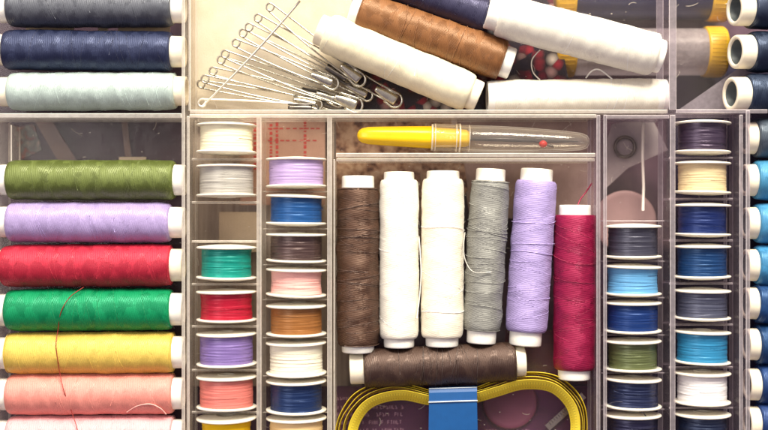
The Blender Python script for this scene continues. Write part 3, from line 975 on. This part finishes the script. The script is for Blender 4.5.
tube(mb, [(math.cos(2 * PI * i / 40) * 10.3, math.sin(2 * PI * i / 40) * 10.3, 0) for i in range(40)], 1.8, 10, closed=True)
o = mb.build('metal_ring', M_STEELD, None, loc=P(625, 147, -42)); tag(o, 'dull metal ring seen through the empty right cell', 'ring')
mb = MB(); tube(mb, [(0, -46, 0), (.6, -20, 0), (-.5, 10, 0), (.4, 44, 0)], 1.5, 8)  # thin white rod stands in for a bright reflection line
o = mb.build('reflection_line', M_CAPW, None, loc=P(643, 166, -33)); tag(o, 'thin white rod put in as a bright reflection line beside the metal ring', 'reflection')
# slips under the left tray
M_SLIP = mottled('tan_slip_dark', [(.3, lin('#6a554f')), (.7, lin('#8d7569'))], .04, .6)
card('paper_slip', [(34, 120), (50, 118), (80, 166), (62, 168)], -60, M_SLIP, 'narrow tan paper slip above the olive spool, slanting', 'paper')
card('paper_slip', [(121, 118), (127, 118), (132, 165), (126, 165)], -60, M_SLIP, 'thin tan strip standing upright above the olive spool', 'paper')
card('paper_slip', rect(119, 157, 146, 170), -45, M_BEIGE, 'small beige slip tucked under the olive spool', 'paper')
card('paper_slip', [(14, 128), (34, 124), (42, 150), (20, 160)], -64, mottled('spotted_slip', [(.35, lin('#8a4a40')), (.5, lin('#5d6a64')), (.7, lin('#a8998c'))], .12), 'blotched paper scrap above the left end of the olive spool', 'paper')
for k, (x0, x1, y) in enumerate([(26, 74, 27.5), (98, 108, 28), (118, 170, 29.5)]):
    card('paper_slip', rect(x0, y - 4, x1, y + 4), -31, M_BEIGE, ['long beige strip glimpsed between grey and navy spools, near their left ends', 'tiny beige scrap glimpsed between the grey and navy spools', 'beige strip glimpsed between the grey and navy spools, near their right ends'][k], 'paper')
M_PLUM_SHADE = mottled('plum_shade', [(.3, lin('#2f2230')), (.7, lin('#4a3646'))], .03, .6)
card('backing_card', rect(-60, 119, 188, 500), -66, M_PLUM_SHADE, 'dark plum sheet added as shade under the left tray of coloured spools')  # added dark sheet: shade in the gaps between left spools put in as colour
card('backing_card', rect(-60, -80, 188, 112), -66, M_PLUM_SHADE, 'dark plum sheet added as shade under the grey, navy and sea-grey spools')
# dark liner under the dark bobbin columns and right tray
M_LINER = mottled('navy_liner', [(.3, lin('#262338')), (.7, lin('#3b3450'))], .03, .6)
card('backing_card', rect(668, 40, 1000, 480), -80, M_LINER, 'dark navy liner under the right tray')
card('backing_card', rect(598, 226, 668, 480), -60, M_LINER, 'dark violet liner under the column with the olive bobbin')

# needle tubes with yellow caps under the tray
M_YCAP = plastic('mustard_plastic', '#d9ae2c', .35, .1)
M_NAVYF = thread_mat('#1a1f3c', 'bobbin')
M_GREYF = clear('hazy_tube', '#f2eef2', '#cdc6cc', .55, .6, .15, '#d6ced2')
def needle_tube(x0, x1, y, r, z, fill, label):
    pa, pb = P(x0, y, z), P(x1, y, z)
    mtx, L = orient(pa, pb, 0)
    root = empty('needle_tube', (pa + pb) / 2, label, 'needle tube', 'plastic tubes with mustard end caps')
    root.matrix_basis = Matrix.Translation((pa + pb) / 2) @ mtx
    b = MB(); revolve(b, [(-L / 2 + 4, r - 2), (L / 2 - 4, r - 2)], 48)
    b.build('tube_body', fill, root)
    for s in (-1, 1):
        b = MB()
        revolve(b, [(0, .1), (0, r - 4), (-.8, r - 1.5), (-3, r), (-20, r), (-21.5, r - .4), (-22, r - 2.2)], 48)
        for k in range(40):
            a = 2 * PI * k / 40
            tube(b, [(-3.5, r * math.cos(a), r * math.sin(a)), (-19.5, r * math.cos(a), r * math.sin(a))], .28, 5)
        o = b.build('end_cap', M_YCAP, root); o.location = (s * L / 2 * S, 0, 0)
        if s < 0: o.rotation_euler = (0, 0, PI)
    return root
needle_tube(553, 728, -3, 26, -56, thread_mat('#1c2040', 'bobbin'), 'dark filled tube with mustard end caps at the top of the photo')
nt = needle_tube(553, 724, 52, 26.5, -56, M_GREYF, 'hazy clear tube with mustard end caps under the diagonal white spool')
b = MB(); rnd = random.Random(5)
for k in range(16):
    y, z = rnd.uniform(-12, 12), rnd.uniform(-18, -8)
    tube(b, [(-58 + rnd.uniform(0, 10), y, z), (50 - rnd.uniform(0, 12), y + rnd.uniform(-5, 5), z)], .7, 6)
b.build('needles', M_STEEL, nt)
M_FILM = clear('translucent_film', '#e6e0e4', '#b0a8b0', .5, .55, .2, '#c4bcc2')
card('plastic_film', [(674, 113), (742, 66), (752, 72), (752, 113)], -20, M_FILM, 'folded translucent film beside the black-navy spool end', 'plastic film', th=.6)

# lint and dust lying on the clear floor
rnd = random.Random(77)
mb = MB()
for i in range(520):
    x, y = rnd.uniform(2, 735), rnd.uniform(0, 430)
    p = P(x, y, -26.2) / S
    if rnd.random() < .45:
        a = rnd.uniform(0, 6.28); ln = rnd.uniform(3, 14); cv = rnd.uniform(-.25, .25)
        pts = [(p.x + math.cos(a) * ln * k / 6 , p.y + math.sin(a) * ln * k / 6, p.z + abs(math.sin(k + i)) * .6) for k in range(1)]
        xx, yy = p.x, p.y
        for k in range(6):
            xx += math.cos(a) * ln / 6; yy += math.sin(a) * ln / 6; a += cv
            pts.append((xx, yy, p.z + abs(math.sin(k + i)) * .6))
        tube(mb, pts, rnd.uniform(.12, .24), 4)
    else:
        q = rnd.uniform(.25, .7)
        tube(mb, [(p.x - q, p.y, p.z), (p.x, p.y + q * .5, p.z + q * .4), (p.x + q, p.y, p.z)], q * .6, 5)
lint = mb.build('lint', plastic('lint_fibre', '#cfc6b8', .9, 0))
tag(lint, 'pale lint and dust specks scattered over the clear tray floor', 'lint', kind='stuff')

# ------------------------------------------------------------------ light
w = bpy.data.worlds.new('World'); sc.world = w; w.use_nodes = True
nt_ = w.node_tree; nt_.nodes.clear()
wo = nt_.nodes.new('ShaderNodeOutputWorld'); bg = nt_.nodes.new('ShaderNodeBackground')
tc = nt_.nodes.new('ShaderNodeTexCoord'); sx = nt_.nodes.new('ShaderNodeSeparateXYZ')
rp = nt_.nodes.new('ShaderNodeValToRGB')
e = rp.color_ramp.elements
e[0].position = .28; e[0].color = (.17, .125, .19, 1)
e[1].position = .95; e[1].color = (1.0, .9, .8, 1)
em = e.new(.5); em.color = (.42, .36, .40, 1)
ma = nt_.nodes.new('ShaderNodeMath'); ma.operation = 'MULTIPLY_ADD'; ma.inputs[1].default_value = .5; ma.inputs[2].default_value = .5
nt_.links.new(tc.outputs['Generated'], sx.inputs[0]); nt_.links.new(sx.outputs[1], ma.inputs[0])
nt_.links.new(ma.outputs[0], rp.inputs[0]); nt_.links.new(rp.outputs[0], bg.inputs[0]); nt_.links.new(bg.outputs[0], wo.inputs[0])
bg.inputs[1].default_value = 1.0

def area(name, loc, target, size, power, col, sy=None):
    l = bpy.data.lights.new(name, 'AREA'); l.energy = power; l.color = col
    l.shape = 'RECTANGLE'; l.size = size; l.size_y = sy or size
    o = bpy.data.objects.new(name, l); link(o); o.location = loc
    o.rotation_euler = (Vector(target) - Vector(loc)).to_track_quat('-Z', 'Y').to_euler()
    return o
area('window_light', (.10, .56, .40), (0, 0, 0), .46, 12.8, (1, .93, .79), .26)
area('fill_light', (-.35, .1, .5), (0, 0, 0), .3, 1.2, (1, .93, .88))

# ------------------------------------------------------------------ camera
cam = bpy.data.cameras.new('camera'); co = bpy.data.objects.new('camera', cam); link(co)
co.location = (0, 0, D * S)
cam.sensor_width = 36
cam.lens = 36 * D / 768
cam.clip_start = .01; cam.clip_end = 10
cam.dof.use_dof = True
cam.dof.focus_distance = (D - 10) * S
cam.dof.aperture_fstop = 5.0
sc.camera = co

sc.render.engine = 'CYCLES'
sc.cycles.use_denoising = True
sc.cycles.max_bounces = 12
sc.cycles.transparent_max_bounces = 24
sc.cycles.caustics_reflective = False
sc.cycles.caustics_refractive = False
sc.cycles.sample_clamp_indirect = 4
sc.view_settings.view_transform = 'Standard'
sc.view_settings.look = 'None'
sc.view_settings.exposure = 0
